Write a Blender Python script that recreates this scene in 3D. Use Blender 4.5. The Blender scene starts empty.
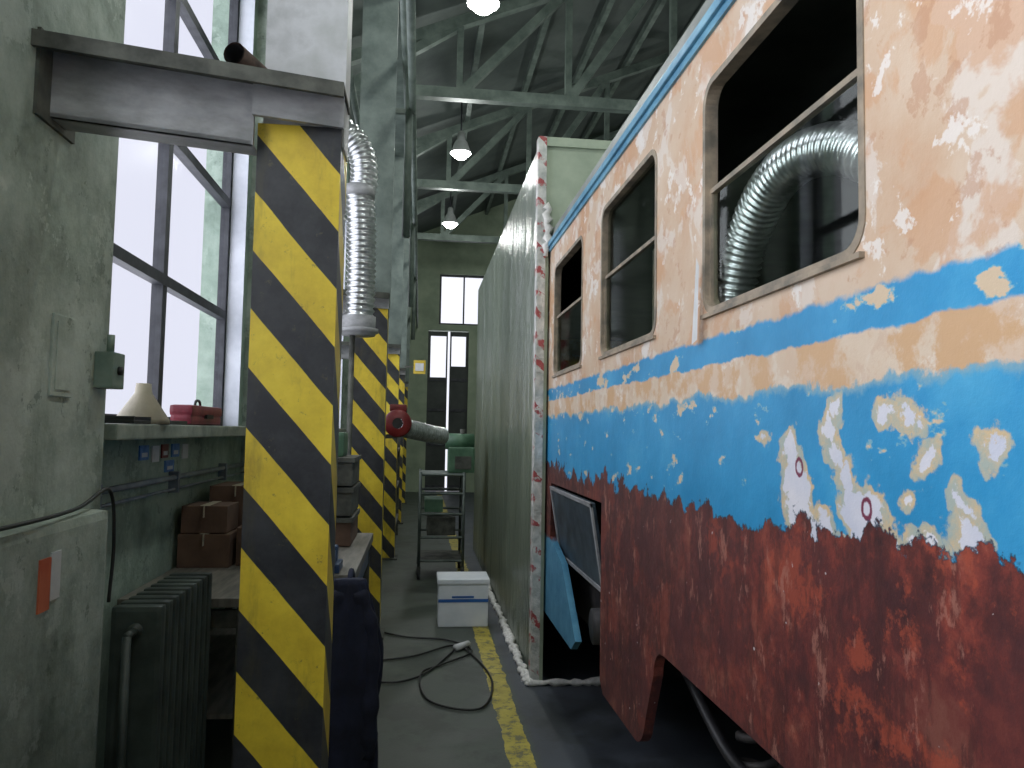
import bpy, bmesh, math, random
from mathutils import Vector, Matrix, noise as mnoise
random.seed(7)
scene = bpy.context.scene
try:
    scene.view_settings.view_transform = 'Standard'
    scene.view_settings.exposure = 0.2
except Exception: pass

# ------------------------------------------------------------------ node helpers
class NT:
    def __init__(s, name):
        s.m = bpy.data.materials.new(name); s.m.use_nodes = True
        s.t = s.m.node_tree; s.t.nodes.clear()
        s.out = s.t.nodes.new('ShaderNodeOutputMaterial')
        s.co = s.t.nodes.new('ShaderNodeTexCoord').outputs['Object']
        s._xyz = None
    def link(s, a, b):
        if isinstance(a, (int, float)): b.default_value = a
        elif isinstance(a, (tuple, list)):
            b.default_value = tuple(a) if len(a) == len(b.default_value) else tuple(a)+(1,)
        else: s.t.links.new(a, b)
    def xyz(s):
        if not s._xyz:
            n = s.t.nodes.new('ShaderNodeSeparateXYZ'); s.t.links.new(s.co, n.inputs[0]); s._xyz = n
        return s._xyz.outputs
    def math(s, op, a, b=0.0, clamp=False):
        n = s.t.nodes.new('ShaderNodeMath'); n.operation = op; n.use_clamp = clamp
        s.link(a, n.inputs[0]); s.link(b, n.inputs[1]); return n.outputs[0]
    def scaled(s, sc):
        n = s.t.nodes.new('ShaderNodeMapping'); s.t.links.new(s.co, n.inputs[0])
        n.inputs['Scale'].default_value = sc; return n.outputs[0]
    def noise(s, scale=5, detail=4, rough=0.55, sc=None, dist=0.0, off=None):
        n = s.t.nodes.new('ShaderNodeTexNoise')
        v = s.scaled(sc) if sc else s.co
        if off:
            a = s.t.nodes.new('ShaderNodeVectorMath'); a.operation = 'ADD'; s.t.links.new(v, a.inputs[0]); a.inputs[1].default_value = off; v = a.outputs[0]
        s.t.links.new(v, n.inputs['Vector'])
        n.inputs['Scale'].default_value = scale; n.inputs['Detail'].default_value = detail
        n.inputs['Roughness'].default_value = rough; n.inputs['Distortion'].default_value = dist
        return n.outputs['Fac']
    def ramp(s, fac, stops):
        n = s.t.nodes.new('ShaderNodeValToRGB'); s.link(fac, n.inputs[0])
        e = n.color_ramp.elements
        while len(e) < len(stops): e.new(0.5)
        for i, (p, c) in enumerate(stops):
            e[i].position = p; e[i].color = tuple(c)+(1,) if len(c) == 3 else c
        return n.outputs[0]
    def step(s, v, lo, hi):
        n = s.t.nodes.new('ShaderNodeMapRange'); s.link(v, n.inputs[0])
        n.inputs[1].default_value = lo; n.inputs[2].default_value = hi
        n.interpolation_type = 'SMOOTHSTEP'
        return n.outputs[0]
    def mix(s, f, a, b):
        n = s.t.nodes.new('ShaderNodeMix'); n.data_type = 'RGBA'
        s.link(f, n.inputs[0]); s.link(a, n.inputs[6]); s.link(b, n.inputs[7]); return n.outputs[2]
    def bump(s, h, strength=0.3, dist=0.01):
        n = s.t.nodes.new('ShaderNodeBump'); n.inputs['Strength'].default_value = strength
        n.inputs['Distance'].default_value = dist; s.link(h, n.inputs['Height']); return n.outputs[0]
    def finish(s, col, rough=0.6, metal=0.0, normal=None, emis=None, estr=0, spec=0.5):
        p = s.t.nodes.new('ShaderNodeBsdfPrincipled')
        s.link(col, p.inputs['Base Color']); s.link(rough, p.inputs['Roughness']); s.link(metal, p.inputs['Metallic'])
        p.inputs['Specular IOR Level'].default_value = spec
        if normal is not None: s.t.links.new(normal, p.inputs['Normal'])
        s.t.links.new(p.outputs[0], s.out.inputs[0]); return s.m

def hexc(r, g, b):
    f = lambda c: (c/255/12.92) if c/255 <= .04045 else ((c/255+.055)/1.055)**2.4
    return (f(r), f(g), f(b))

def mottled(name, c1, c2, scale=6, rough=0.6, metal=0.0, bump=0.2, sc=None, c3=None, lo=.35, hi=.65, bscale=40, spec=.5):
    n = NT(name)
    f = n.noise(scale, 6, .6, sc)
    st = [(lo, c1), (hi, c2)]
    if c3: st = [(lo, c1), ((lo+hi)/2, c2), (hi, c3)]
    col = n.ramp(f, st)
    nb = n.bump(n.noise(bscale, 3), bump, .004) if bump else None
    return n.finish(col, rough, metal, nb, spec=spec)

# ------------------------------------------------------------------ mesh builder
class B:
    def __init__(s, name):
        s.name = name; s.bm = bmesh.new(); s.mats = []
    def mi(s, m):
        if m not in s.mats: s.mats.append(m)
        return s.mats.index(m)
    def faces(s, vs, fs, m, smooth=False):
        i = s.mi(m); bv = [s.bm.verts.new(v) for v in vs]; out = []
        for f in fs:
            try:
                fc = s.bm.faces.new([bv[k] for k in f]); fc.material_index = i; fc.smooth = smooth; out.append(fc)
            except ValueError: pass
        bmesh.ops.recalc_face_normals(s.bm, faces=out)
        return bv
    def box(s, x0, x1, y0, y1, z0, z1, m, rot=None, piv=None, bev=0.0):
        vs = [Vector((x, y, z)) for x in (x0, x1) for y in (y0, y1) for z in (z0, z1)]
        fs = [(0,1,3,2),(4,6,7,5),(0,4,5,1),(2,3,7,6),(0,2,6,4),(1,5,7,3)]
        if rot:
            p = Vector(piv) if piv else Vector(((x0+x1)/2, (y0+y1)/2, (z0+z1)/2))
            R = rot if isinstance(rot, Matrix) else Matrix.Rotation(rot[1], 3, rot[0])
            vs = [R @ (v-p) + p for v in vs]
        if bev <= 0: s.faces(vs, fs, m); return
        t = bmesh.new(); bv = [t.verts.new(v) for v in vs]
        for f in fs: t.faces.new([bv[k] for k in f])
        bmesh.ops.recalc_face_normals(t, faces=t.faces)
        bmesh.ops.bevel(t, geom=t.edges[:], offset=bev, segments=2, affect='EDGES', profile=.7)
        t.verts.index_update()
        s.faces([v.co.copy() for v in t.verts], [[v.index for v in f.verts] for f in t.faces], m, False); t.free()
    def bar(s, p0, p1, w, h, m):
        p0 = Vector(p0); p1 = Vector(p1); d = (p1-p0).normalized()
        up = Vector((0,0,1)) if abs(d.z) < .95 else Vector((0,1,0))
        a = d.cross(up).normalized(); b = a.cross(d).normalized()
        vs = []
        for p in (p0, p1):
            for sa, sb in ((-1,-1),(1,-1),(1,1),(-1,1)): vs.append(p + a*sa*w/2 + b*sb*h/2)
        s.faces(vs, [(0,1,2,3),(4,7,6,5),(0,4,5,1),(1,5,6,2),(2,6,7,3),(3,7,4,0)], m)
    def tube(s, pts, r, m, seg=12, cap=True, smooth=True):
        pts = [Vector(p) for p in pts]; n = len(pts)
        rs = r if isinstance(r, (list, tuple)) else [r]*n
        d = (pts[1]-pts[0]).normalized()
        up = Vector((0,0,1)) if abs(d.z) < .9 else Vector((1,0,0))
        a = d.cross(up).normalized(); vs = []
        for i in range(n):
            if i == 0: t = pts[1]-pts[0]
            elif i == n-1: t = pts[-1]-pts[-2]
            else: t = pts[i+1]-pts[i-1]
            if t.length < 1e-7: t = d.copy()
            t.normalize(); a = (a - t*a.dot(t))
            if a.length < 1e-6: a = t.orthogonal()
            a.normalize(); b = t.cross(a); d = t
            for k in range(seg):
                an = 2*math.pi*k/seg; vs.append(pts[i] + (a*math.cos(an)+b*math.sin(an))*rs[i])
        fs = []
        for i in range(n-1):
            for k in range(seg):
                k2 = (k+1) % seg; fs.append((i*seg+k, i*seg+k2, (i+1)*seg+k2, (i+1)*seg+k))
        if cap:
            fs.append(tuple(range(seg))); fs.append(tuple((n-1)*seg+k for k in range(seg)))
        s.faces(vs, fs, m, smooth)
    def cyl(s, p0, p1, r, m, seg=20, r2=None):
        s.tube([p0, p1], [r, r if r2 is None else r2], m, seg, True, seg > 8)
    def duct(s, ctrl, r, m, pitch=.03, amp=.10, seg=20):
        path = catmull(ctrl, 40)
        L = [0]
        for i in range(1, len(path)): L.append(L[-1] + (path[i]-path[i-1]).length)
        N = max(4, int(L[-1]/pitch))*4; pts = []; rs = []
        j = 0
        for i in range(N+1):
            t = L[-1]*i/N
            while j < len(L)-2 and L[j+1] < t: j += 1
            u = (t-L[j])/max(1e-6, L[j+1]-L[j]); pts.append(path[j].lerp(path[j+1], u))
            ph = (1, .2, -1, .2)[i % 4]
            rs.append(r*(1+amp*ph*(0.85+.3*random.random())))
        s.tube(pts, rs, m, seg)
    def plate(s, outline, holes, mp, th, m, smooth=False):
        cu = bpy.data.curves.new('tmp', 'CURVE'); cu.dimensions = '2D'; cu.fill_mode = 'BOTH'; cu.extrude = th/2
        for poly in [outline]+list(holes):
            sp = cu.splines.new('POLY'); sp.points.add(len(poly)-1); sp.use_cyclic_u = True
            for i, (a, b) in enumerate(poly): sp.points[i].co = (a, b, 0, 1)
        ob = bpy.data.objects.new('tmp', cu); scene.collection.objects.link(ob)
        bpy.context.view_layer.update()
        me = bpy.data.meshes.new_from_object(ob.evaluated_get(bpy.context.evaluated_depsgraph_get()))
        t = bmesh.new(); t.from_mesh(me); bmesh.ops.remove_doubles(t, verts=t.verts, dist=1e-5)
        t.verts.index_update()
        vs = [Vector(mp(v.co.x, v.co.y, v.co.z+th/2)) for v in t.verts]
        fs = [[v.index for v in f.verts] for f in t.faces]
        s.faces(vs, fs, m, smooth)
        t.free(); bpy.data.objects.remove(ob); bpy.data.curves.remove(cu); bpy.data.meshes.remove(me)
    def revolve(s, prof, c, m, seg=24, smooth=True):
        vs = []; fs = []; n = len(prof); c = Vector(c)
        for r, z in prof:
            for k in range(seg):
                an = 2*math.pi*k/seg; vs.append(c+Vector((r*math.cos(an), r*math.sin(an), z)))
        for i in range(n-1):
            for k in range(seg):
                k2 = (k+1) % seg; fs.append((i*seg+k, i*seg+k2, (i+1)*seg+k2, (i+1)*seg+k))
        s.faces(vs, fs, m, smooth)
    def done(s, parent=None):
        me = bpy.data.meshes.new(s.name); s.bm.to_mesh(me); s.bm.free()
        for m in s.mats: me.materials.append(m)
        o = bpy.data.objects.new(s.name, me); scene.collection.objects.link(o)
        if parent: o.parent = parent
        return o

def catmull(ctrl, n=20):
    c = [Vector(p) for p in ctrl]; c = [c[0]*2-c[1]] + c + [c[-1]*2-c[-2]]; out = []
    for i in range(1, len(c)-2):
        for k in range(n):
            t = k/n; p0, p1, p2, p3 = c[i-1], c[i], c[i+1], c[i+2]
            out.append(.5*((2*p1)+(p2-p0)*t+(2*p0-5*p1+4*p2-p3)*t*t+(3*p1-p0-3*p2+p3)*t**3))
    out.append(c[-2]); return out
def rr(a0, a1, b0, b1, r, n=6):
    o = []
    for cx, cy, s in ((a1-r, b0+r, -90), (a1-r, b1-r, 0), (a0+r, b1-r, 90), (a0+r, b0+r, 180)):
        for k in range(n+1):
            an = math.radians(s+90*k/n); o.append((cx+r*math.cos(an), cy+r*math.sin(an)))
    return o
def rect(a0, a1, b0, b1): return [(a0,b0),(a1,b0),(a1,b1),(a0,b1)]
def empty(name):
    e = bpy.data.objects.new(name, None); e.empty_display_size = .1; scene.collection.objects.link(e); return e

# ------------------------------------------------------------------ materials
n = NT('floor_concrete')
X, Y, Z = n.xyz()
f = n.noise(3, 8, .65)
walk = n.ramp(f, [(.3, hexc(54,62,56)), (.5, hexc(70,78,70)), (.72, hexc(92,100,90))])
dark = n.ramp(f, [(.3, hexc(44,48,54)), (.7, hexc(80,86,94))])
xw = n.math('ADD', X, n.math('MULTIPLY', n.math('SUBTRACT', n.noise(8), .5), .06))
col = n.mix(n.step(xw, .60, .64), walk, dark)
stain = n.step(n.noise(1.7, 8, .75, off=(3,3,0)), .48, .60)
col = n.mix(n.math('MULTIPLY', stain, .5), col, hexc(46,50,46))
yb = n.math('MULTIPLY', n.math('GREATER_THAN', xw, .475), n.math('LESS_THAN', xw, .60))
wear = n.step(n.noise(12, 9, .75), .50, .58)
yb = n.math('MULTIPLY', yb, n.math('SUBTRACT', 1, n.math('MULTIPLY', wear, .75)))
ycol = n.ramp(n.noise(7), [(.3, hexc(160,145,45)), (.7, hexc(200,184,72))])
col = n.mix(yb, col, ycol)
M_floor = n.finish(col, n.ramp(f, [(.3, (.4,)*3), (.7, (.65,)*3)]), 0, n.bump(n.noise(60, 5), .2, .004))

def wallmat(name, base, pale, dark, z_dark=None):
    n = NT(name); X, Y, Z = n.xyz()
    f = n.noise(2.5, 8, .7)
    col = n.ramp(f, [(.3, dark), (.48, base), (.7, pale)])
    chips = n.step(n.noise(9, 8, .75), .60, .64)
    col = n.mix(n.math('MULTIPLY', chips, .6), col, dark)
    streak = n.step(n.noise(6, 5, .6, sc=(1, 1, .12)), .52, .7)
    col = n.mix(n.math('MULTIPLY', streak, .35), col, dark)
    bare = n.step(n.noise(4, 9, .72, off=(7,1,3)), .56, .585)
    col = n.mix(n.math('MULTIPLY', bare, .45), col, pale)
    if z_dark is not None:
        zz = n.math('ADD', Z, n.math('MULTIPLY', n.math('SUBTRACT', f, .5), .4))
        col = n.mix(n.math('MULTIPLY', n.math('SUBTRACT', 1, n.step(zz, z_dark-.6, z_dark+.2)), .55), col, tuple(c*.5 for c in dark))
    return n.finish(col, .7, 0, n.bump(n.noise(14, 8, .7), .5, .012))
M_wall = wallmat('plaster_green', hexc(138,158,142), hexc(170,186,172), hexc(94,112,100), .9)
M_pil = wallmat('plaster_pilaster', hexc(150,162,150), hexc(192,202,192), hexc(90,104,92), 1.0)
M_reveal = mottled('window_reveal_paint', hexc(190,195,205), hexc(222,226,235), 4, .7, bump=.2)
M_endwall = mottled('end_wall_green', hexc(135,150,128), hexc(162,174,150), 2, .7)
M_sill = mottled('sill_paint', hexc(120,132,122), hexc(165,172,160), 9, .5)
M_roof = mottled('roof_sheet', hexc(70,78,76), hexc(94,102,98), 1.2, .7, bump=.1)
M_steelgreen = mottled('steel_green_paint', hexc(84,96,90), hexc(116,128,120), 5, .5)
M_steelgrey = mottled('column_grey_paint', hexc(160,162,162), hexc(195,197,198), 4, .55, c3=hexc(175,178,176))
M_brk = mottled('bracket_grey_paint', hexc(128,130,130), hexc(165,166,168), 7, .5, sc=(1,1,2))
M_brkdark = mottled('bracket_grime', hexc(52,54,50), hexc(92,94,86), 10, .7)
M_rust = mottled('rusty_pipe', hexc(60,48,42), hexc(110,90,80), 20, .7)
M_winframe = mottled('window_frame_dark', hexc(42,44,50), hexc(64,66,72), 12, .6)
n = NT('aluminium_foil_duct')
M_alu = n.finish(n.ramp(n.noise(25, 4), [(.3, hexc(165,168,168)), (.7, hexc(222,224,226))]), .28, .9, n.bump(n.noise(50, 3), .3, .003))
M_black = mottled('black_rubber', (.01,.01,.011), (.02,.02,.022), 10, .5)
M_dark = mottled('dark_underframe', (.012,.012,.014), (.03,.028,.026), 8, .8)
M_grime = mottled('bogie_steel', (.03,.03,.032), (.07,.065,.06), 9, .6, .3)
M_foam = mottled('white_foam', hexc(195,195,190), hexc(235,233,228), 20, .8, bump=.6, bscale=60)
M_white = mottled('white_plastic', hexc(215,222,228), hexc(232,236,240), 4, .35, bump=.02)
M_blueband = mottled('blue_print', hexc(40,90,160), hexc(50,105,175), 9, .4, bump=0)
M_card = mottled('cardboard', hexc(80,60,48), hexc(106,82,66), 6, .85)
M_wood = mottled('bench_wood', hexc(92,90,84), hexc(128,124,114), 4, .6, sc=(8,1,1))
M_rad = mottled('radiator_green', hexc(46,54,50), hexc(70,80,74), 7, .5)
M_navy = mottled('navy_cloth', hexc(20,24,38), hexc(32,38,58), 8, .95, bump=.4, bscale=120)
M_visblue = mottled('vice_blue', hexc(30,50,80), hexc(50,80,115), 8, .4)
M_red = mottled('red_paint', hexc(105,28,30), hexc(140,42,42), 6, .45)
M_bag = mottled('magenta_case', hexc(110,35,50), hexc(150,60,75), 8, .4)
M_cream = mottled('cream_funnel', hexc(150,142,122), hexc(180,172,150), 8, .5)
M_greendk = mottled('machine_green', hexc(60,95,72), hexc(88,122,96), 6, .5)
M_trol = mottled('trolley_steel', hexc(70,80,76), hexc(100,110,104), 6, .5, .3)
M_orange = mottled('orange_label', hexc(190,90,60), hexc(212,120,84), 6, .6, bump=0)
M_paper = mottled('paper', hexc(195,198,198), hexc(218,220,220), 6, .7, bump=0)
M_stickb = mottled('sticker_blue', hexc(50,100,170), hexc(90,140,200), 30, .5, bump=0)
M_cable = mottled('cable_black', (.008,.008,.009), (.02,.02,.02), 9, .45, bump=0)
M_doorp = mottled('gate_dark', hexc(48,54,52), hexc(70,76,72), 2, .6)
M_box = mottled('switch_box', hexc(105,125,115), hexc(135,152,140), 8, .5)
M_conduit = mottled('conduit_grey', hexc(105,115,125), hexc(140,150,158), 8, .45)
M_yellow = mottled('yellow_sign', hexc(200,170,50), hexc(215,190,80), 8, .5, bump=0)
M_inter = mottled('train_interior', hexc(60,66,62), hexc(84,90,84), 4, .7)

# hazard stripes
n = NT('hazard_stripes'); X, Y, Z = n.xyz()
s_ = n.math('ADD', Z, n.math('MULTIPLY', X, 1.15)); s_ = n.math('ADD', s_, n.math('MULTIPLY', n.math('SUBTRACT', Y, 2.4), 1.15))
s_ = n.math('ADD', s_, n.math('MULTIPLY', n.noise(6), .012))
fr = n.math('FRACT', n.math('ADD', n.math('DIVIDE', s_, .365), 2.0))
st = n.step(n.math('ABSOLUTE', n.math('SUBTRACT', fr, .5)), .246, .254)
yel = n.ramp(n.noise(4, 7, .7), [(.3, hexc(190,162,44)), (.6, hexc(228,202,58)), (.8, hexc(238,216,86))])
blk = n.ramp(n.noise(9, 7, .7), [(.4, hexc(36,38,42)), (.7, hexc(58,60,62))])
col = n.mix(st, yel, blk)
col = n.mix(n.math('MULTIPLY', n.step(n.noise(22, 8, .8), .60, .66), .6), col, hexc(90,86,60))
col = n.mix(n.math('MULTIPLY', n.step(n.noise(5, 6, .7, sc=(1.5,1.5,.3)), .52, .66), .35), col, hexc(80,76,50))
M_haz = n.finish(col, .45, 0, n.bump(n.noise(30, 4), .15, .003))

n = NT('barrier_tape'); X, Y, Z = n.xyz()
q = n.math('ADD', n.math('ADD', Z, n.math('MULTIPLY', n.noise(9), .12)), X)
fr = n.math('FRACT', n.math('DIVIDE', q, .15))
red = n.math('MULTIPLY', n.math('LESS_THAN', fr, .35), n.step(n.noise(7, 4), .46, .52))
red = n.math('MULTIPLY', red, n.step(n.noise(30, 4), .40, .5))
col = n.mix(red, n.ramp(n.noise(15, 5), [(.35, hexc(165,170,165)), (.65, hexc(215,214,208))]), hexc(165,80,80))
M_tape = n.finish(col, .4, 0, n.bump(n.noise(40, 4), .6, .012))

n = NT('booth_film'); X, Y, Z = n.xyz()
f = n.noise(2, 5, .6, sc=(1, 1, .35))
col = n.ramp(f, [(.3, hexc(88,100,86)), (.7, hexc(114,124,108))])
seam = n.math('FRACT', n.math('DIVIDE', Y, .92))
col = n.mix(n.math('MULTIPLY', n.math('LESS_THAN', seam, .02), .5), col, hexc(140,146,136))
h = n.math('ADD', n.noise(1.6, 3, .5, sc=(1, 1.2, .5), dist=.4), n.math('MULTIPLY', n.noise(10, 4, .6, dist=1.), .12))
M_film = n.finish(col, .28, .0, n.bump(h, .8, .12), spec=.5)
M_boothfront = mottled('booth_front_panel', hexc(150,164,144), hexc(178,190,168), 3, .6)

# train livery
n = NT('train_livery'); X, Y, Z = n.xyz()
na = n.noise(9, 8, .65); nb = n.noise(3.2, 6, .6, off=(3, 1, 5)); nc = n.noise(22, 6, .7)
def warp(amp, src): return n.math('ADD', Z, n.math('MULTIPLY', n.math('SUBTRACT', src, .5), amp))
cream = n.ramp(nb, [(.30, hexc(198,160,128)), (.45, hexc(206,178,150)), (.60, hexc(212,190,166))])
vv = n.noise(5.5, 7, .58, off=(9, 2, 2), dist=.5)
filler = n.step(vv, .52, .56)
cream = n.mix(n.math('MULTIPLY', filler, .6), cream, hexc(224,216,206))
orf = n.step(n.noise(4.5, 6, .58, off=(1, 7, 3), dist=.4), .52, .58)
cream = n.mix(n.math('MULTIPLY', orf, .65), cream, hexc(202,154,114))
glz = n.step(n.noise(10, 7, .62, off=(21, 7, 3)), .57, .62)
cream = n.mix(n.math('MULTIPLY', glz, .6), cream, hexc(188,142,110))
glz2 = n.step(n.noise(8, 7, .62, off=(31, 17, 3)), .60, .63)
cream = n.mix(n.math('MULTIPLY', glz2, .8), cream, hexc(232,226,218))
blue = n.ramp(nb, [(.3, hexc(38,134,182)), (.55, hexc(52,150,200)), (.75, hexc(78,170,212))])
pf = n.noise(8, 5, .58, off=(2, 2, 8), sc=(1, 1, 1.8))
near = n.math('SUBTRACT', 1, n.step(n.math('ABSOLUTE', n.math('SUBTRACT', Z, 1.78)), .06, .15))
pfb = n.math('ADD', pf, n.math('MULTIPLY', near, .015))
farY = n.step(Y, 1.7, 2.6)
pfb = n.math('ADD', pfb, n.math('MULTIPLY', n.math('MULTIPLY', farY, near), .075))
pat = n.step(pfb, .650, .672)
blue2 = n.mix(n.step(pfb, .625, .65), blue, hexc(120,175,195))
blue2 = n.mix(pat, blue2, hexc(212,190,160))
pts = [(1.62,1.545,.045),(1.585,1.49,.055),(1.60,1.42,.055),(1.55,1.40,.05),(1.43,1.66,.026),(1.455,1.61,.035),(1.44,1.56,.03),(1.40,1.52,.035),(1.36,1.46,.060),(1.31,1.475,.045),(1.27,1.645,.024),(1.22,1.655,.022),(1.19,1.64,.016),(1.17,1.575,.022),(1.09,1.50,.022),(1.08,1.45,.028),(1.20,1.50,.012),(1.25,1.42,.028),(1.19,1.40,.036),(1.14,1.415,.02),(1.50,1.40,.05),(1.02,1.60,.025),(1.75,1.60,.012)]
yz = n.t.nodes.new('ShaderNodeCombineXYZ')
nw1 = n.noise(9, 6, .62, off=(4,4,4)); nw2 = n.noise(9, 6, .62, off=(14,24,4))
n.link(n.math('ADD', Y, n.math('MULTIPLY', n.math('SUBTRACT', nw2, .5), .17)), yz.inputs[1]); n.link(warp(.17, nw1), yz.inputs[2])
dmin = None
for (a, b, r) in pts:
    v = n.t.nodes.new('ShaderNodeVectorMath'); v.operation = 'DISTANCE'; n.t.links.new(yz.outputs[0], v.inputs[0]); v.inputs[1].default_value = (0, a, b)
    d = n.math('SUBTRACT', v.outputs['Value'], r)
    dmin = d if dmin is None else n.math('MINIMUM', dmin, d)
halo = n.ramp(nc, [(.4, hexc(212,188,148)), (.6, hexc(172,182,172))])
dm2 = n.math('ADD', dmin, n.math('MULTIPLY', n.math('SUBTRACT', nc, .5), .05))
blue2 = n.mix(n.step(dmin, .018, .008), blue2, halo)
blue2 = n.mix(n.step(dm2, -.004, -.010), blue2, n.ramp(nb, [(.4, hexc(226,224,228)), (.6, hexc(205,208,220))]))
ring = None
yz2 = n.t.nodes.new('ShaderNodeCombineXYZ'); n.link(Y, yz2.inputs[1]); n.link(n.math('MULTIPLY', Z, .75), yz2.inputs[2])
for (a, b) in [(1.585,1.535*.75),(1.335,1.468*.75)]:
    v = n.t.nodes.new('ShaderNodeVectorMath'); v.operation = 'DISTANCE'; n.t.links.new(yz2.outputs[0], v.inputs[0]); v.inputs[1].default_value = (0, a, b)
    d = n.math('ABSOLUTE', n.math('SUBTRACT', n.math('ADD', v.outputs['Value'], n.math('MULTIPLY', n.math('SUBTRACT', nc, .5), .02)), .014))
    ring = d if ring is None else n.math('MINIMUM', ring, d)
blue2 = n.mix(n.step(ring, .005, .002), blue2, hexc(120,50,75))
col = n.mix(n.step(warp(.06, na), 1.872, 1.886), blue2, cream)
bandc = n.mix(n.step(n.noise(5.5, 7, .65, off=(5,5,5)), .47, .56), n.mix(.5, cream, hexc(222,206,184)), hexc(206,168,128))
zb = warp(.16, n.noise(6, 8, .65, off=(7,3,1)))
bf = n.math('MULTIPLY', n.step(zb, 1.704, 1.716), n.math('SUBTRACT', 1, n.step(warp(.05, na), 1.797, 1.805)))
edge = n.math('MULTIPLY', n.step(zb, 1.686, 1.706), n.math('SUBTRACT', 1, n.step(Z, 1.79, 1.80)))
col = n.mix(n.math('MULTIPLY', edge, .8), col, hexc(130,172,186))
col = n.mix(bf, col, bandc)
# red primer
r1 = n.noise(5, 10, .72, off=(2, 8, 8))
redc = n.ramp(r1, [(.36, hexc(60,34,36)), (.45, hexc(94,46,42)), (.51, hexc(124,56,48)), (.57, hexc(146,70,56)), (.65, hexc(166,100,80))])
brown = n.ramp(n.noise(12, 8, .72), [(.3, hexc(54,34,34)), (.5, hexc(82,48,44)), (.7, hexc(116,74,66))])
gradY = n.step(n.math('ADD', Y, n.math('MULTIPLY', nb, 1.4)), 2.0, 3.2)
redc = n.mix(n.math('MULTIPLY', gradY, .75), redc, brown)
r2 = n.step(n.noise(2.6, 8, .7, off=(12, 8, 1)), .46, .54)
redc = n.mix(n.math('MULTIPLY', r2, .6), redc, hexc(78,42,44))
r3 = n.step(n.noise(3.4, 9, .72, off=(2, 18, 11)), .54, .60)
redc = n.mix(n.math('MULTIPLY', r3, n.math('SUBTRACT', .7, n.math('MULTIPLY', gradY, .5))), redc, hexc(168,78,56))
strk = n.step(n.noise(16, 8, .7, sc=(1, 1, .3), off=(0, 3, 0)), .50, .58)
redc = n.mix(n.math('MULTIPLY', strk, .55), redc, hexc(66,38,38))
strk2 = n.step(n.noise(13, 9, .75, sc=(1, 1, .45), off=(5, 3, 9)), .57, .63)
redc = n.mix(n.math('MULTIPLY', strk2, .55), redc, hexc(172,118,102))
chip = n.step(n.noise(30, 3, .5, off=(1,1,1)), .73, .745)
redc = n.mix(chip, redc, hexc(190,185,185))
zr = n.math('ADD', warp(.34, n.noise(4.0, 9, .68, off=(6,1,2))), n.math('MULTIPLY', n.math('PINGPONG', n.math('ADD', Y, n.math('MULTIPLY', nb, .8)), .10), -.45))
zr = n.math('SUBTRACT', zr, n.math('MULTIPLY', n.math('SUBTRACT', 1, n.step(Y, 1.5, 2.0)), .01))
rf = n.math('SUBTRACT', 1, n.step(zr, 1.360, 1.366))
rfe = n.math('SUBTRACT', 1, n.step(zr, 1.364, 1.373))
col = n.mix(rfe, col, hexc(40,75,95))
col = n.mix(rf, col, redc)
lb = n.math('MULTIPLY', n.step(Y, 3.7, 3.72), n.math('SUBTRACT', 1, n.step(warp(.08, na), .93, .95)))
col = n.mix(lb, col, n.ramp(na, [(.3, hexc(60,120,152)), (.7, hexc(90,150,178))]))
rough = n.mix(rf, (.42,)*3, (.62,)*3)
hgt = n.math('ADD', n.math('MULTIPLY', rf, -.6), n.math('ADD', n.math('MULTIPLY', nc, .5), n.math('MULTIPLY', n.math('MULTIPLY', r1, rf), .8)))
M_train = n.finish(col, rough, 0, n.bump(hgt, .4, .008), spec=.4)
M_gutter = mottled('gutter_blue', hexc(70,128,160), hexc(110,165,188), 8, .4)
M_trainroof = mottled('train_roof_grey', hexc(110,115,112), hexc(140,144,140), 4, .6)
M_wframe = mottled('coach_window_frame', hexc(112,106,94), hexc(166,150,128), 12, .5, .1)
M_hatch = mottled('hatch_metal', hexc(44,54,62), hexc(70,84,94), 8, .45, .2)

def glass(name, tint, glos, rough=.05, mixf=.12):
    m = bpy.data.materials.new(name); m.use_nodes = True; t = m.node_tree; t.nodes.clear()
    o = t.nodes.new('ShaderNodeOutputMaterial'); tr = t.nodes.new('ShaderNodeBsdfTransparent'); tr.inputs[0].default_value = (*tint, 1)
    g = t.nodes.new('ShaderNodeBsdfGlossy'); g.inputs['Roughness'].default_value = rough; g.inputs[0].default_value = (*glos, 1)
    x = t.nodes.new('ShaderNodeMixShader'); x.inputs[0].default_value = mixf
    t.links.new(tr.outputs[0], x.inputs[1]); t.links.new(g.outputs[0], x.inputs[2]); t.links.new(x.outputs[0], o.inputs[0]); return m
M_pane = glass('frosted_pane', (.80,.80,.84), (.9,.9,.9), .2, .04)
M_tglass = glass('coach_glass', (.82,.88,.84), (.8,.85,.8), .03, .06)
M_tglass2 = glass('coach_glass_dusty', (.6,.66,.62), (.8,.85,.8), .08, .12)
def emis(name, c, s):
    n = NT(name); e = n.t.nodes.new('ShaderNodeEmission'); e.inputs[0].default_value = (*c, 1); e.inputs[1].default_value = s
    n.t.links.new(e.outputs[0], n.out.inputs[0]); return n.m
M_bulb = emis('lamp_glow', (1, 1, .95), 25)

# ------------------------------------------------------------------ room shell
HY0, HY1 = -8.0, 20.0; HX1 = 12.0
b = B('floor'); b.box(-1.8, HX1+.3, HY0-.3, HY1+.3, -.2, 0, M_floor); b.done()

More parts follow.
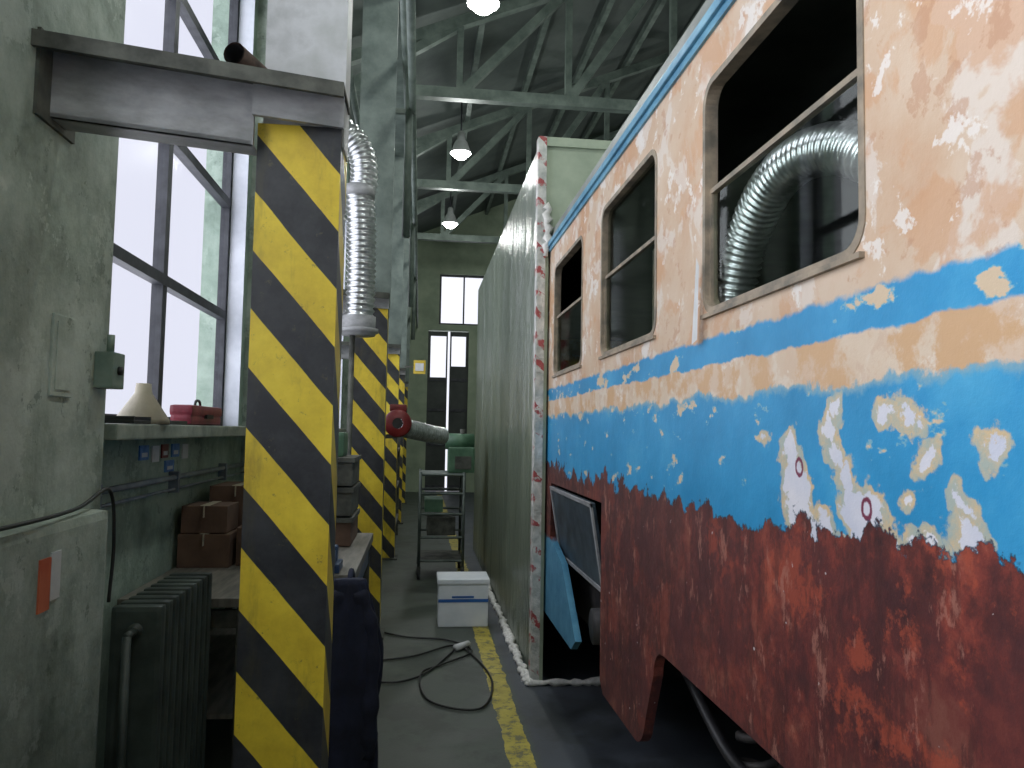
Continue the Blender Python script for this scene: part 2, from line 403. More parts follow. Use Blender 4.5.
wins = [(-4.2,-1.5), (-.6,1.6), (3.0,5.7), (6.9,9.3), (10.5,12.9)]
mpYZ = lambda x0: (lambda a, bb, c: (x0+c, a, bb))
b = B('wall_left')
b.plate(rect(HY0, HY1, 0, 6.6), [rect(a, c, 1.6, 5.1) for a, c in wins], mpYZ(-1.6), .3, M_wall)
for yc0, yc1 in ((1.9,2.74),(5.82,6.6),(9.5,10.2),(13.2,13.9),(-1.3,-.8),(-5.0,-4.4)):
    b.box(-1.32, -1.06, yc0, yc1, 0, 6.5, M_pil, bev=.02)
b.box(-1.10, -.985, 1.4, 2.62, 0, 1.33, M_pil, bev=.03)
b.done()
for i, (a, c) in enumerate(wins):
    b = B('window_%d' % (i+1))
    xw = -1.44
    b.plate(rect(a, c, 1.6, 5.1), [rect(a+.05, c-.05, 1.65, 5.05)], mpYZ(xw-.03), .06, M_winframe)
    yy = (a+c)/2; b.box(xw-.03, xw+.03, yy-.035, yy+.035, 1.65, 5.05, M_winframe)
    for zz in (2.40, 3.22, 4.05): b.box(xw-.025, xw+.035, a+.05, c-.05, zz-.03, zz+.03, M_winframe)
    b.faces([(xw,a+.05,1.65),(xw,c-.05,1.65),(xw,c-.05,5.05),(xw,a+.05,5.05)], [(0,1,2,3)], M_pane)
    b.box(-1.405, -1.298, c-.012, c, 1.6, 5.1, M_reveal); b.box(-1.405, -1.298, a, a+.012, 1.6, 5.1, M_reveal)
    b.done()
    b = B('trim_%d' % (i+1)); b.box(-1.41, -1.08, a-.1, c+.09, 1.545, 1.605, M_sill, bev=.008); b.done()
    L = bpy.data.lights.new('daylight_window_%d' % (i+1), 'AREA'); L.shape = 'RECTANGLE'
    L.energy = 32*(c-a)
    if i < 2: L.energy *= 2.0
    L.color = (.94, .96, 1.0)
    o = bpy.data.objects.new('daylight_window_%d' % (i+1), L); scene.collection.objects.link(o)
    o.location = (-1.75, (a+c)/2, 3.35); o.rotation_euler = (0, math.radians(-90), 0)
    L.size, L.size_y = 3.9, c-a+.3

b = B('wall_end')
mpXZ = lambda y0: (lambda a, bb, c: (a, y0+c, bb))
b.plate(rect(-1.8, HX1, 0, 9.5), [rect(.45,1.75,4.4,5.75), rect(.18,1.25,0,4.25)], mpXZ(HY1), .3, M_endwall)
b.done()
b = B('window_6'); b.plate(rect(.45,1.75,4.4,5.75), [rect(.5,1.08,4.45,5.7), rect(1.12,1.70,4.45,5.7)], mpXZ(HY1+.1), .06, M_winframe); b.done()
b = B('door_1')
b.plate(rect(.18,.70,.02,4.22), [rect(.25,.66,3.0,4.1)], mpXZ(HY1+.08), .06, M_doorp)
b.plate(rect(.76,1.25,.02,4.22), [rect(.80,1.18,3.3,4.1)], mpXZ(HY1+.08), .06, M_doorp)
for z in (.1, 1.2, 2.1, 2.9): b.box(.2,.69,HY1+.05,HY1+.08,z,z+.08,M_winframe); b.box(.77,1.24,HY1+.05,HY1+.08,z,z+.08,M_winframe)
b.done()
b = B('wall_back'); b.box(-1.8, HX1, HY0-.3, HY0, 0, 9.5, M_endwall); b.done()
b = B('wall_right'); b.box(HX1, HX1+.3, HY0, HY1, 0, 9.5, M_wall); b.done()
b = B('ceiling')
def roofz(x): return 6.3 + .42*(x+1.3) if x < 5.3 else 6.3+.42*6.6-.42*(x-5.3)
prof = [(-1.8, roofz(-1.8)), (5.3, roofz(5.3)), (12.3, roofz(12.3))]
b.plate(prof+[(12.3, roofz(12.3)+.15), (5.3, roofz(5.3)+.15), (-1.8, roofz(-1.8)+.15)], [], mpXZ(HY0-.3), HY1-HY0+.6, M_roof)
b.done()
b = B('roof_purlins')
for k in range(14):
    x = -1.2+k*.95
    if x > 12: break
    b.box(x-.04, x+.04, HY0, HY1, roofz(x)-.14, roofz(x)-.0, M_steelgreen)
b.done()
for k in range(6):
    yy = 2.2+3.6*k
    b = B('roof_truss')
    zb_ = 5.85
    b.bar((-1.28, yy, zb_), (11.95, yy, zb_), .12, .14, M_steelgreen)
    b.bar((-1.28, yy, roofz(-1.28)-.22), (5.3, yy, roofz(5.3)-.22), .12, .14, M_steelgreen)
    b.bar((5.3, yy, roofz(5.3)-.22), (11.95, yy, roofz(11.95)-.22), .12, .14, M_steelgreen)
    xs = [-1.0, .4, 1.8, 3.2, 4.6, 5.3, 6.6, 8.0, 9.4, 10.8]
    for i in range(len(xs)-1):
        x0, x1 = xs[i], xs[i+1]
        b.bar((x0, yy, zb_), (x1, yy, roofz(x1)-.25), .10, .11, M_steelgreen)
        b.bar((x1, yy, zb_), (x1, yy, roofz(x1)-.25), .08, .09, M_steelgreen)
    b.done()
b = B('crane_rail_beam')
b.box(-.50, -.24, HY0+.1, HY1-.05, 5.40, 5.44, M_steelgreen); b.box(-.50, -.24, HY0+.1, HY1-.05, 5.08, 5.12, M_steelgreen)
b.box(-.385, -.355, HY0+.1, HY1-.05, 5.12, 5.40, M_steelgreen); b.done()

# ------------------------------------------------------------------ hazard columns
for k in range(5):
    y0 = 2.4+3.6*k
    b = B('striped_steel_column')
    b.box(-.524, -.267, y0, y0+.02, 0, 2.55, M_haz)
    b.box(-.524, -.267, y0+.18, y0+.2, 0, 2.55, M_haz)
    b.box(-.283, -.267, y0+.02, y0+.18, 0, 2.55, M_haz); b.box(-.524, -.508, y0+.02, y0+.18, 0, 2.55, M_haz)
    b.box(-.56, -.23, y0-.04, y0+.24, 0, .02, M_brkdark)
    mt = M_steelgrey if k == 0 else M_steelgreen
    b.box(-.515, -.262, y0+.03, y0+.17, 2.5, 5.08, mt)
    if k:
        b.box(-.53,-.25,y0+.001,y0+.03,2.56,5.08,mt)
    b.done()
    b = B('wall_bracket_beam')
    yl = y0-.22; yr = y0-.03
    def sk(x): return yl+(yr-yl)*(x+1.06)/.8
    def pr(z0, z1, d0, d1, m, xa=-1.06, xb=-.255):
        vs = []
        for x in (xa, xb):
            for d in (d0, d1):
                for z in (z0, z1): vs.append((x, sk(x)+d, z))
        b.faces(vs, [(0,1,3,2),(4,6,7,5),(0,4,5,1),(2,3,7,6),(0,2,6,4),(1,5,7,3)], m)
    zt = 2.66
    pr(zt-.012, zt, -.06, .16, M_brkdark); pr(zt-.045, zt-.012, -.06, -.045, M_brkdark)
    pr(zt-.20, zt-.012, .04, .055, M_brk, -1.06, -.525); pr(zt-.115, zt-.012, .012, .029, M_brk, -.525, -.26); pr(zt-.2, zt-.188, .04, .14, M_brk, -1.06, -.53)
    b.box(-1.068, -1.05, yl-.03, yl+.2, zt-.22, zt+.02, M_brkdark)
    b.done()

b = B('pipe_offcut'); p0 = Vector((-.57, 2.26, 2.70)); p1 = Vector((-.52, 2.41, 2.70))
b.tube([p0, p1], .034, M_rust, 20, False); b.tube([p1, p0], .028, M_black, 20, False); b.done()

# ------------------------------------------------------------------ train
TX = .83
train = empty('railway_coach')
Y0t, Y1t = -5.0, 9.5
wz0, wz1 = 1.955, 2.645
tw = [(1.33,2.15),(2.61,3.44),(3.86,4.69)] + [(5.1+1.25*k, 5.93+1.25*k) for k in range(3)] + [(.08-1.25*k, .90-1.25*k) for k in range(4)]
def arc(cx, cz, r, a0, a1, n=8): return [(cx+r*math.cos(math.radians(a0+(a1-a0)*k/n)), cz+r*math.sin(math.radians(a0+(a1-a0)*k/n))) for k in range(n+1)]
out = [(Y0t,.5),(-1.2,.5),(-1.1,.86)]
out += [(2.50,.86)] + arc(2.52,.76,.10,90,0,5)[1:] + [(2.70,.60)] + arc(2.84,.58,.12,200,270,6) + [(3.34,.455),(3.40,.50),(3.40,1.285)]
out += [(4.72,1.285),(4.74,.95),(4.34,.85),(3.94,.52),(4.05,.45),(Y1t,.45)]
out += [(Y1t,2.84),(Y0t,2.84)]
b = B('side_shell')
holes = [rr(a, c, wz0, wz1, .07) for a, c in tw]
b.plate(out, holes, mpYZ(TX), .035, M_train)
b.done(train)
b = B('roof_gutter')
b.box(TX-.022, TX+.02, Y0t, Y1t, 2.812, 2.845, M_gutter, bev=.006)
b.box(TX-.010, TX+.0, Y0t, Y1t, 2.785, 2.812, M_gutter)
b.done(train)
b = B('roof_shell')
W = 2.6; pr_ = []
for k in range(17):
    an = math.pi*k/16; pr_.append((TX+W/2-math.cos(an)*W/2, 2.84+.42*math.sin(an)**.8))
vs = []; fs = []
for (x, z) in pr_:
    vs += [(x, Y0t, z), (x, Y1t, z)]
for k in range(16): fs.append((2*k, 2*k+1, 2*k+3, 2*k+2))
b.faces(vs, fs, M_trainroof, True)
b.box(TX+.04, TX+W-.04, Y0t, Y1t, 2.79, 2.83, M_inter)
b.done(train)
b = B('far_side_and_floor')
b.plate(rect(Y0t, Y1t, .86, 2.84), [rr(a, c, wz0, wz1, .07) for a, c in tw if a < 3.5], mpYZ(TX+W-.035), .035, M_inter)
b.box(TX+.035, TX+W-.035, Y0t, Y1t, 1.05, 1.12, M_dark)
b.box(TX+.036, TX+.06, Y0t, 1.25, 1.12, 1.9, M_inter)
b.box(TX+.0, TX+W, Y0t-.03, Y0t, .5, 2.84, M_train)
b.box(TX+.0, TX+W, Y1t, Y1t+.03, .5, 2.84, M_train)
b.box(TX+.7, TX+W-.04, 2.36, 2.40, 1.12, 2.79, M_inter)
b.done(train)
b = B('underframe')
b.box(TX+.25, TX+W-.25, Y0t+.2, Y1t-.2, .9, 1.05, M_dark)
b.box(TX+.16, TX+1.2, 3.42, 5.2, .50, 1.04, M_dark)
b.box(TX+.04, TX+.2, 3.42, 3.46, .5, 1.28, M_dark); b.box(TX+.04, TX+.2, 4.70, 4.74, .5, 1.28, M_dark)
b.box(TX+.5, TX+.56, -1, 3.3, .55, .95, M_dark)
b.cyl((TX+.07, 3.85, .62), (TX+.2, 3.85, .62), .09, M_grime)
b.done(train)
b = B('bogie')
for yy in (2.05, .25):
    prof_w = [(.0, 0), (.46, 0), (.46, .03), (.42, .04), (.42, .13), (.36, .13), (.34, .08), (.12, .07), (.1, .12), (0, .12)]
    for xs_, sg in ((TX+.50, -1), (TX+W-.50, 1)):
        vs = []; fs = []; seg = 40
        for r, h in prof_w:
            for k in range(seg):
                an = 2*math.pi*k/seg; vs.append((xs_+sg*h, yy+r*math.cos(an), .46+r*math.sin(an)))
        for i in range(len(prof_w)-1):
            for k in range(seg): k2 = (k+1) % seg; fs.append((i*seg+k, i*seg+k2, (i+1)*seg+k2, (i+1)*seg+k))
        b.faces(vs, fs, M_grime, True)
    b.cyl((TX+.3, yy, .46), (TX+W-.3, yy, .46), .07, M_grime)
    b.box(TX+.14, TX+.34, yy-.13, yy+.13, .34, .60, M_grime, bev=.03)
    for dy in (-.26, .26):
        pts_ = [(TX+.24+.06*math.cos(t*.6), yy+dy+.06*math.sin(t*.6), .46+.008*t) for t in range(0, 42)]
        b.tube(pts_, .014, M_grime, 8)
b.box(TX+.18, TX+.28, -.5, 2.75, .72, .84, M_grime, bev=.02)
b.tube(catmull([(TX+.12, 2.7,.8),(TX+.14,2.3,.62),(TX+.12,1.9,.66),(TX+.12,1.5,.60)],8), .018, M_black, 8)
b.done(train)
for i, (a, c) in enumerate(tw):
    if a > 5 or c < -1: continue
    b = B('coach_window_%d' % i)
    b.plate(rr(a-.006, c+.006, wz0-.006, wz1+.006, .075), [rr(a+.014, c-.014, wz0+.014, wz1-.014, .058)], mpYZ(TX-.003), .04, M_wframe)
    b.box(TX-.012, TX+.02, a+.0, c-.0, wz0-.014, wz0-.002, M_wframe)
    b.box(TX+.012, TX+.03, a+.01, c-.01, 2.315, 2.33, M_wframe)
    b.box(TX+.012, TX+.028, a+.012, a+.026, wz0+.01, 2.315, M_wframe)
    b.box(TX+.012, TX+.028, c-.026, c-.012, wz0+.01, 2.315, M_wframe)
    gm = M_tglass if i == 0 else M_tglass2
    b.faces([(TX+.02,a+.02,wz0+.01),(TX+.02,c-.02,wz0+.01),(TX+.02,c-.02,2.315),(TX+.02,a+.02,2.315)], [(0,1,2,3)], gm)
    if i in (1,): b.faces([(TX+.024,a+.02,2.33),(TX+.024,c-.02,2.33),(TX+.024,c-.02,wz1-.01),(TX+.024,a+.02,wz1-.01)], [(0,1,2,3)], gm)
    b.done(train)
b = B('masking_film'); b.faces([(TX-.025,2.185,1.87),(TX-.025,2.14,1.88),(TX-.02,2.14,2.10),(TX-.02,2.16,2.13)], [(0,1,2,3)], M_paper); b.done(train)
b = B('seat_frame')
for yy in (2.75, 3.0, 3.25): b.tube([(TX+.2,yy,1.12),(TX+.2,yy,2.42)], .014, M_wframe, 8)
for z in (2.0, 2.2, 2.42): b.tube([(TX+.2,2.75,z),(TX+.2,3.25,z)], .012, M_wframe, 8)
b.tube([(TX+.2,2.75,2.2),(TX+.2,3.0,2.42),(TX+.2,3.25,2.2)], .01, M_wframe, 8)
b.done(train)
b = B('open_hatch')
R = Matrix.Rotation(math.radians(-9), 3, 'Y')
PV = (TX, 4.1, 1.28)
b.box(TX-.012, TX+.006, 3.55, 4.68, .84, 1.27, M_hatch, R, PV, .004)
for (ya, yb_, za, zb2) in ((3.55,4.68,1.25,1.27),(3.55,4.68,.84,.86),(3.55,3.58,.84,1.27),(4.65,4.68,.84,1.27)):
    b.box(TX-.020, TX-.010, ya, yb_, za, zb2, M_brk, R, PV)
b.done(train)

b = B('flexible_air_duct')
b.duct([(.935,2.22,1.70),(.935,2.21,1.86),(.935,2.16,2.05),(.94,2.07,2.20),(.945,1.92,2.295),(.955,1.74,2.305),(.985,1.57,2.24),(1.04,1.42,2.08),(1.1,1.25,1.7)], .056, M_alu, .022, .12, 24)
b.done(train)

# ------------------------------------------------------------------ paint booth
booth = empty('spray_booth')
b = B('booth_walls')
bx, by0, by1, bz = .765, 4.9, 10.4, 3.55
N1, N2 = 60, 24; vs = []; fs = []
for i in range(N1+1):
    for k in range(N2+1):
        y = by0+(by1-by0)*i/N1; z = bz*k/N2
        d = .012*mnoise.noise(Vector((y*1.5, z*.8, 1)))+.003*math.sin(y*5.2)
        if i in (0, N1) or k == N2: d = 0
        vs.append((bx+d, y, z))
for i in range(N1):
    for k in range(N2): q = i*(N2+1)+k; fs.append((q, q+1, q+N2+2, q+N2+1))
b.faces(vs, fs, M_film, True)
b.plate([(bx,0),(TX-.01,0),(TX-.01,2.90),(TX+.3,3.2),(TX+1.3,3.33),(TX+2.3,3.2),(TX+2.62,2.9),(TX+2.62,0),(4.2,0),(4.2,bz),(bx,bz)], [], mpXZ(by0-.012), .012, M_boothfront)
b.box(bx, 4.2, by0, by1, bz-.02, bz, M_film)
b.box(4.18, 4.2, by0, by1, 0, bz, M_film)
b.box(bx, 4.2, by1-.02, by1, 0, bz, M_film)
b.box(bx-.02, bx+.03, by0-.035, by0-.012, 0, bz+.01, M_tape)
b.box(bx-.025, bx-.008, by0-.03, by0+.06, 0, bz+.01, M_tape)
b.box(bx, 4.2, by0-.03, by0-.012, bz-.05, bz+.01, M_boothfront)
b.done(booth)
b = B('foam_seal')
def foam(p0, p1, r, flat=1):
    p0 = Vector(p0); p1 = Vector(p1); L_ = (p1-p0).length; n_ = int(L_/.03)
    pts_ = []; rs_ = []
    for i in range(n_+1):
        p = p0.lerp(p1, i/n_)+Vector((random.uniform(-.014,.014), random.uniform(-.01,.01), random.uniform(-.006,.006))); pts_.append(p); rs_.append(r*random.uniform(.45,1.25))
    b.tube(pts_, rs_, M_foam, 9)
foam((bx-.03, by0-.03, .018), (bx-.03, 8.2, .018), .026)
foam((bx-.045, by0-.06, .012), (bx-.05, 6.2, .012), .018)
foam((bx-.03, by0-.05, .02), (TX+.5, by0-.06, .02), .026)
foam((bx+.04, by0-.03, 2.75), (bx+.04, by0-.03, 3.1), .03)
b.done(booth)

# ------------------------------------------------------------------ lamps
lamps = [(.5, 3.3), (.5, 6.9), (.5, 10.8), (.5, 14.6), (.5,-.3), (.5,-4)] + [(6, y) for y in (-4, 0, 4, 8, 12, 16)]
for (x, y) in lamps:
    b = B('high_bay_lamp')
    b.revolve([(.03,.32),(.05,.30),(.06,.2),(.09,.16),(.15,.0),(.155,-.01),(.15,.0),(.08,.14)], (x, y, 5.62), M_steelgrey, 24)
    b.cyl((x, y, 5.9), (x, y, roofz(x)-.01), .012, M_winframe, 8)
    b.revolve([(0,-.07),(.07,-.06),(.12,-.01),(.14,.03),(0,.04)], (x, y, 5.60), M_bulb, 20)
    b.done()
    L = bpy.data.lights.new('lamp_light', 'POINT'); L.shadow_soft_size = .12; L.energy = 58; L.color = (.95,1,.96)
    o = bpy.data.objects.new('lamp_light', L); scene.collection.objects.link(o); o.location = (x, y, 5.38)

# ------------------------------------------------------------------ things by the left wall
b = B('cast_iron_radiator')
for k in range(9):
    y = 2.78+k*.075
    b.box(-1.03, -.86, y, y+.05, .16, .98, M_rad, bev=.018)
b.tube([(-.945,2.76,.24),(-.945,3.46,.24)], .025, M_rad, 10); b.tube([(-.945,2.76,.9),(-.945,3.46,.9)], .025, M_rad, 10)
b.box(-1.0,-.9,2.8,2.83,0,.17,M_rad); b.box(-1.0,-.9,3.38,3.41,0,.17,M_rad)
b.cyl((-.945,2.70,.02),(-.945,2.70,.9),.014,M_rad,10); b.tube([(-.945,2.70,.9),(-.945,2.76,.9)],.014,M_rad,8)
b.done()
b = B('side_table')
b.box(-1.29, -.72, 3.55, 5.5, .80, .84, M_wood, bev=.004)
for x in (-1.25,-.77):
    for y in (3.6,5.42): b.box(x-.02,x+.02,y-.02,y+.02,0,.80,M_brkdark)
b.bar((-.77,3.6,.1),(-.77,4.4,.78),.02,.02,M_brkdark); b.box(-1.25,-.77,3.59,3.61,.70,.78,M_brkdark); b.box(-1.27,-.75,3.6,5.4,.3,.32,M_wood)
b.done()
def carton(x0,x1,y0,y1,z0,z1):
    b = B('cardboard_box')
    b.box(x0,x1,y0,y1,z0,z1,M_card,bev=.004)
    b.bar(((x0+x1)/2,y0,z1+.002),((x0+x1)/2,y1,z1+.002),.045,.003,M_cream)
    b.bar(((x0+x1)/2,y0-.001,z1),((x0+x1)/2,y0-.001,z1-.06),.003,.045,M_cream)
    b.done()
carton(-1.27,-1.0,4.30,4.58,.842,1.02); carton(-1.26,-1.02,4.31,4.57,1.025,1.17)
carton(-.98,-.80,4.36,4.60,.842,1.05); carton(-1.22,-.92,4.70,5.1,.842,1.25)
b = B('red_tool_case'); b.box(-1.20,-1.10,3.85,4.42,1.608,1.66,M_bag,bev=.02); b.box(-1.205,-1.095,3.85,4.42,1.65,1.705,M_bag,bev=.02); b.box(-1.10,-1.085,4.08,4.20,1.64,1.66,M_black); b.tube(catmull([(-1.15,4.08,1.70),(-1.15,4.10,1.73),(-1.15,4.16,1.73),(-1.15,4.18,1.70)],5),.007,M_black,8); b.done()
b = B('funnel'); b.revolve([(.0,.17),(.03,.17),(.034,.13),(.105,.02),(.11,0),(.105,0),(0,.0)], (-1.17,3.40,1.608), M_cream, 24); b.done()
b = B('black_tray'); b.box(-1.2,-1.09,3.08,3.27,1.606,1.62,M_black,bev=.004); b.box(-1.2,-1.09,3.08,3.09,1.62,1.635,M_black); b.box(-1.2,-1.09,3.26,3.27,1.62,1.635,M_black); b.done()
b = B('steel_ruler_strip'); b.box(-1.17,-1.10,3.55,3.80,1.606,1.624,M_black,bev=.004); b.done()
b = B('wall_conduit')
b.tube([(-1.27,2.76,1.33),(-1.27,5.8,1.33)], .014, M_conduit, 10); b.tube([(-1.27,2.76,1.27),(-1.27,5.8,1.27)], .008, M_conduit, 8)
for y in (3.2,4.2,5.2): b.box(-1.30,-1.25,y,y+.03,1.25,1.36,M_conduit)
b.done()
b = B('hanging_cable'); b.tube(catmull([(-.975,1.6,1.36),(-.975,1.95,1.35),(-1.0,2.4,1.35),(-1.03,2.72,1.38),(-1.03,2.78,1.2),(-1.03,2.76,1.0)],12), .006, M_cable, 8); b.done()
b = B('junction_box'); b.box(-1.06,-1.0,2.62,2.72,1.72,1.84,M_box,bev=.006); b.cyl((-1.03,2.67,1.84),(-1.03,2.67,1.9),.012,M_box,10); b.cyl((-1.0,2.67,1.78),(-.99,2.67,1.78),.015,M_black,10); b.done()
b = B('wall_plate'); b.box(-1.062,-1.052,2.32,2.46,1.68,1.92,M_pil,bev=.003); b.box(-1.052,-1.049,2.34,2.44,1.70,1.90,M_pil); b.done()
b = B('orange_label'); b.box(-.986,-.98,2.16,2.22,1.10,1.24,M_orange); b.box(-.986,-.981,2.225,2.28,1.12,1.25,M_paper); b.done()
b = B('wall_stickers')
for (y,z,w,h,m) in ((3.75,1.47,.12,.07,M_stickb),(3.92,1.46,.1,.08,M_paper),(4.06,1.47,.1,.07,M_red),(4.22,1.47,.12,.07,M_stickb),(4.4,1.46,.1,.08,M_paper),(4.12,1.39,.14,.06,M_stickb)):
    b.box(-1.30,-1.293,y,y+w,z-h/2,z+h/2,m)
    b.box(-1.293,-1.291,y+w*.2,y+w*.8,z-h*.3,z,M_paper)
b.done()

b = B('workbench')
b.box(-.68,-.27,3.5,4.9,.90,.95,M_wood,bev=.005)
for x in (-.65,-.31):
    for y in (3.55,4.83): b.box(x-.025,x+.025,y-.025,y+.025,0,.9,M_brkdark)
b.box(-.66,-.30,3.6,4.8,.25,.28,M_wood); b.box(-.33,-.29,3.55,4.83,.78,.9,M_visblue)
b.done()
b = B('bench_vice'); b.box(-.46,-.34,3.52,3.69,.952,.99,M_visblue,bev=.008); b.box(-.44,-.36,3.50,3.57,.99,1.05,M_visblue,bev=.01); b.box(-.44,-.36,3.60,3.67,.99,1.06,M_visblue,bev=.01); b.cyl((-.40,3.40,1.0),(-.40,3.62,1.0),.012,M_conduit,10); b.cyl((-.45,3.405,1.0),(-.35,3.405,1.0),.006,M_conduit,8); b.done()
b = B('parts_crate')
for z in (.955,1.12,1.285):
    b.box(-.62,-.36,4.3,4.8,z,z+.15,M_card if z<1.1 else M_brkdark,bev=.006)
    b.box(-.63,-.35,4.29,4.81,z+.13,z+.155,M_brkdark)
b.box(-.56,-.42,4.4,4.65,1.44,1.58,M_greendk,bev=.02)
b.done()
b = B('hanging_work_jacket')
vs = []; fs = []; NS = 56; NR = 34
for i in range(NR+1):
    t = i/NR; z = .97-.82*t
    hw = .065+.05*min(1, t*3)+.008*t; hd = .03+.025*min(1, t*2.5)
    for k in range(NS):
        an = 2*math.pi*k/NS; fold = 1+.20*math.sin(an*6+1.2*math.sin(t*4))*min(1, t*2)+.07*math.sin(an*11+t*5)
        vs.append((-.275+hw*math.cos(an)*fold+.01*math.sin(t*6), 3.30+hd*math.sin(an)*fold, z+.012*math.sin(an*5)*t))
for i in range(NR):
    for k in range(NS): k2 = (k+1) % NS; fs.append((i*NS+k, i*NS+k2, (i+1)*NS+k2, (i+1)*NS+k))
fs.append(tuple(range(NS))); fs.append(tuple(NR*NS+k for k in range(NS)))
b.faces(vs, fs, M_navy, True)
for sx in (-.36, -.18):
    b.tube(catmull([(-.275+(sx+.275)*.4,3.30,.92),(sx,3.29,.74),(sx+.005,3.27,.45),(sx,3.28,.25)],8), [.035+.006*math.sin(j*1.3) for j in range(25)], M_navy, 12)
b.tube(catmull([(-.275,3.30,.94),(-.275,3.38,.99),(-.275,3.49,.93)],6), .012, M_navy, 8)
b.done()

b = B('extraction_duct')
b.duct([(-.455,5.6,2.38),(-.45,5.6,2.6),(-.455,5.6,3.0),(-.48,5.6,3.35)], .10, M_alu, .042, .10, 24)
b.duct([(-.48,5.6,3.3),(-.45,5.62,3.45),(-.48,5.62,3.65),(-.62,5.6,3.8),(-.85,5.6,3.85),(-1.02,5.6,3.85)], .095, M_alu, .042, .10, 24)
b.cyl((-.455,5.6,2.28),(-.455,5.6,2.42),.12,M_brk,20); b.cyl((-.455,5.6,2.3),(-.455,5.6,2.33),.14,M_brk,20)
b.cyl((-.48,5.6,3.30),(-.48,5.6,3.38),.115,M_brk,24)
b.cyl((-.50,5.6,0),(-.50,5.6,2.3),.02,M_brkdark,10)
b.done()
b = B('pipe_run')
for (x, z) in ((-.18,4.6),(-.12,4.3),(-.62,4.4)): b.tube([(x,4,z),(x,19.9,z)], .03, M_steelgreen, 10)
for y in (6.3,9.9,13.5): b.tube([(-.15,y,3.2),(-.15,y,5.1)], .035, M_steelgreen, 10); b.box(-.27,-.1,y-.02,y+.02,4.25,4.29,M_steelgreen)
b.done()
b = B('exhaust_fan')
cx,cy,cz = -.2,7.3,1.66
vs=[];fs=[];seg=28
prf=[(.05,-.16),(.12,-.15),(.13,-.12),(.13,.05),(.11,.09),(.05,.1)]
for r,h in prf:
    for k in range(seg):
        an=2*math.pi*k/seg; vs.append((cx+r*math.cos(an),cy+h,cz+r*math.sin(an)))
for i in range(len(prf)-1):
    for k in range(seg): k2=(k+1)%seg; fs.append((i*seg+k,i*seg+k2,(i+1)*seg+k2,(i+1)*seg+k))
b.faces(vs,fs,M_red,True); b.faces([(cx+.05*math.cos(2*math.pi*k/12),cy-.155,cz+.05*math.sin(2*math.pi*k/12)) for k in range(12)],[tuple(range(12))],M_black)
b.box(cx-.08,cx+.08,cy-.1,cy+.08,cz+.11,cz+.18,M_red,bev=.02); b.bar((cx,cy,cz-.12),(-.65,cy,1.52),.04,.04,M_brkdark)
b.duct([(cx+.05,cy+.1,cz-.04),(cx+.15,cy+.3,cz-.06),(cx+.28,cy+.6,cz-.09),(.24,8.12,cz-.12)], .085, M_alu, .04,.1)
b.done()

b = B('rack_trolley')
tx0,tx1,ty0,ty1 = .03,.50,8.3,8.95
for x in (tx0,tx1):
    for y in (ty0,ty1):
        b.cyl((x,y,.1),(x,y,1.15),.017,M_trol,10); b.cyl((x-.015,y,.06),(x+.015,y,.06),.055,M_black,16); b.box(x-.02,x+.02,y-.02,y+.02,.06,.14,M_brkdark)
for z in (.2,.45,.7,.92,1.12):
    for y in (ty0,ty1): b.cyl((tx0,y,z),(tx1,y,z),.014,M_trol,8)
    for x in (tx0,tx1): b.cyl((x,ty0,z),(x,ty1,z),.014,M_trol,8)
b.box(tx0,tx1,ty0,ty1,.2,.215,M_brkdark); b.box(tx0,tx1,ty0,ty1,1.12,1.135,M_trol)
b.box(tx0+.08,tx1-.08,ty0+.08,ty1-.1,.46,.66,M_brkdark,bev=.01); b.box(tx0+.05,tx0+.25,ty0+.1,ty1-.1,.71,.85,M_greendk,bev=.01)
b.done()
b = B('green_compressor')
b.box(.33,.62,8.42,8.8,1.137,1.42,M_greendk,bev=.02); b.cyl((.30,8.6,1.48),(.62,8.6,1.48),.09,M_greendk,20); b.box(.40,.58,8.40,8.42,1.18,1.32,M_brkdark); b.cyl((.49,8.6,1.5),(.49,8.6,1.62),.03,M_brkdark,12)
b.done()
b = B('white_container')
b.box(.19,.60,6.32,6.66,0.0,.36,M_white,bev=.012); b.box(.18,.61,6.31,6.67,.345,.385,M_white,bev=.008)
b.box(.19,.60,6.316,6.322,.20,.225,M_blueband); b.box(.30,.48,6.314,6.318,.235,.25,M_blueband)
b.done()
b = B('floor_cable')
z=.012
b.tube(catmull([(-.3,6.2,z),(-.05,6.0,z),(.25,5.9,z),(.42,5.6,z),(.2,5.3,z),(.05,5.1,z),(.1,4.6,z),(.38,4.45,z),(.50,4.9,z),(.44,5.4,z),(.3,5.75,z),(0,5.5,z),(-.3,5.4,z)],14), .007, M_cable, 8)
b.tube(catmull([(-.35,5.0,z),(-.1,4.95,z),(.1,5.15,z),(.3,5.65,z),(.36,5.75,z)],14), .007, M_cable, 8)
b.tube([(.30,5.62,.03),(.40,5.72,.03)], .024, M_paper, 12)
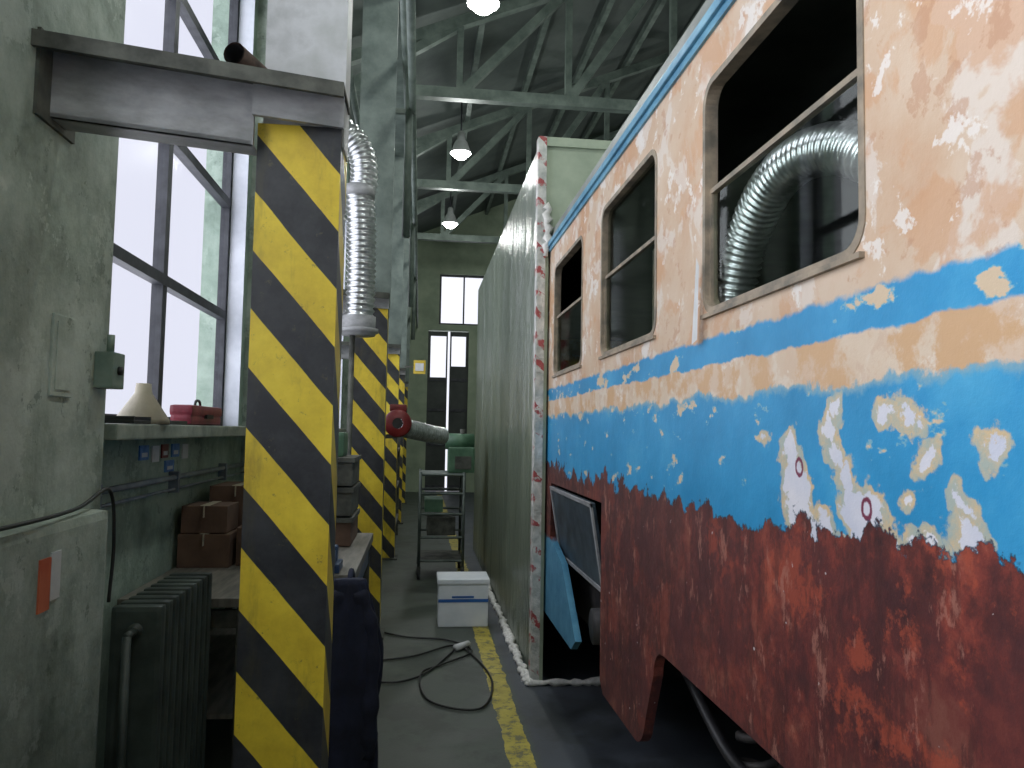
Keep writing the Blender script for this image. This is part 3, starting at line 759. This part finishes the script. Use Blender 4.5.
b.tube(catmull([(-.3,4.2,z),(-.18,3.9,z),(-.22,3.4,z),(-.3,3.1,z)],10), .009, M_cable, 8)
b.done()

b = B('metal_cabinet'); b.box(-1.02,-.62,7.2,8.4,0.02,1.5,M_steelgreen,bev=.01); b.box(-.62,-.61,7.25,7.78,.1,1.45,M_sill); b.box(-.62,-.61,7.82,8.35,.1,1.45,M_sill); b.box(-.61,-.59,7.74,7.76,.7,.85,M_black); b.box(-1.0,-.64,7.2,8.4,0,.03,M_black); b.done()
b = B('tool_shelf')
for x in (-.9,-.3):
    for y in (10.4,11.8): b.box(x-.02,x+.02,y-.02,y+.02,0,1.9,M_brkdark)
for z in (.3,.8,1.3,1.85): b.box(-.92,-.28,10.38,11.82,z,z+.03,M_wood)
for (y,z,m) in ((10.5,.33,M_card),(10.9,.83,M_red),(11.2,.33,M_greendk),(10.5,1.33,M_card),(11.1,1.33,M_visblue),(10.5,.83,M_yellow)): b.box(-.7,-.35,y,y+.3,z,z+.28,m,bev=.01)
b.done()
b = B('warning_sign'); b.box(-.12,.08,12.9,12.92,2.55,2.78,M_yellow); b.box(-.09,.05,12.89,12.9,2.60,2.73,M_paper); b.box(-.27,-.12,12.9,12.92,2.65,2.68,M_brkdark); b.done()

# ------------------------------------------------------------------ world and camera
w = bpy.data.worlds.new('world'); scene.world = w; w.use_nodes = True
bg = w.node_tree.nodes['Background']; bg.inputs[0].default_value = (.88,.9,1,1); bg.inputs[1].default_value = 1.0
cam = bpy.data.cameras.new('camera'); co = bpy.data.objects.new('camera', cam); scene.collection.objects.link(co)
cam.sensor_width = 36; cam.lens = 26.7; cam.clip_start = .02
yaw, pitch, roll = math.radians(6.9), math.radians(3.6), math.radians(1.0)
fwd = Vector((math.sin(yaw)*math.cos(pitch), math.cos(yaw)*math.cos(pitch), math.sin(pitch)))
q = fwd.to_track_quat('-Z', 'Y').to_matrix() @ Matrix.Rotation(roll, 3, 'Z')
co.matrix_world = Matrix.Translation((0, 0, 1.6)) @ q.to_4x4()
scene.camera = co
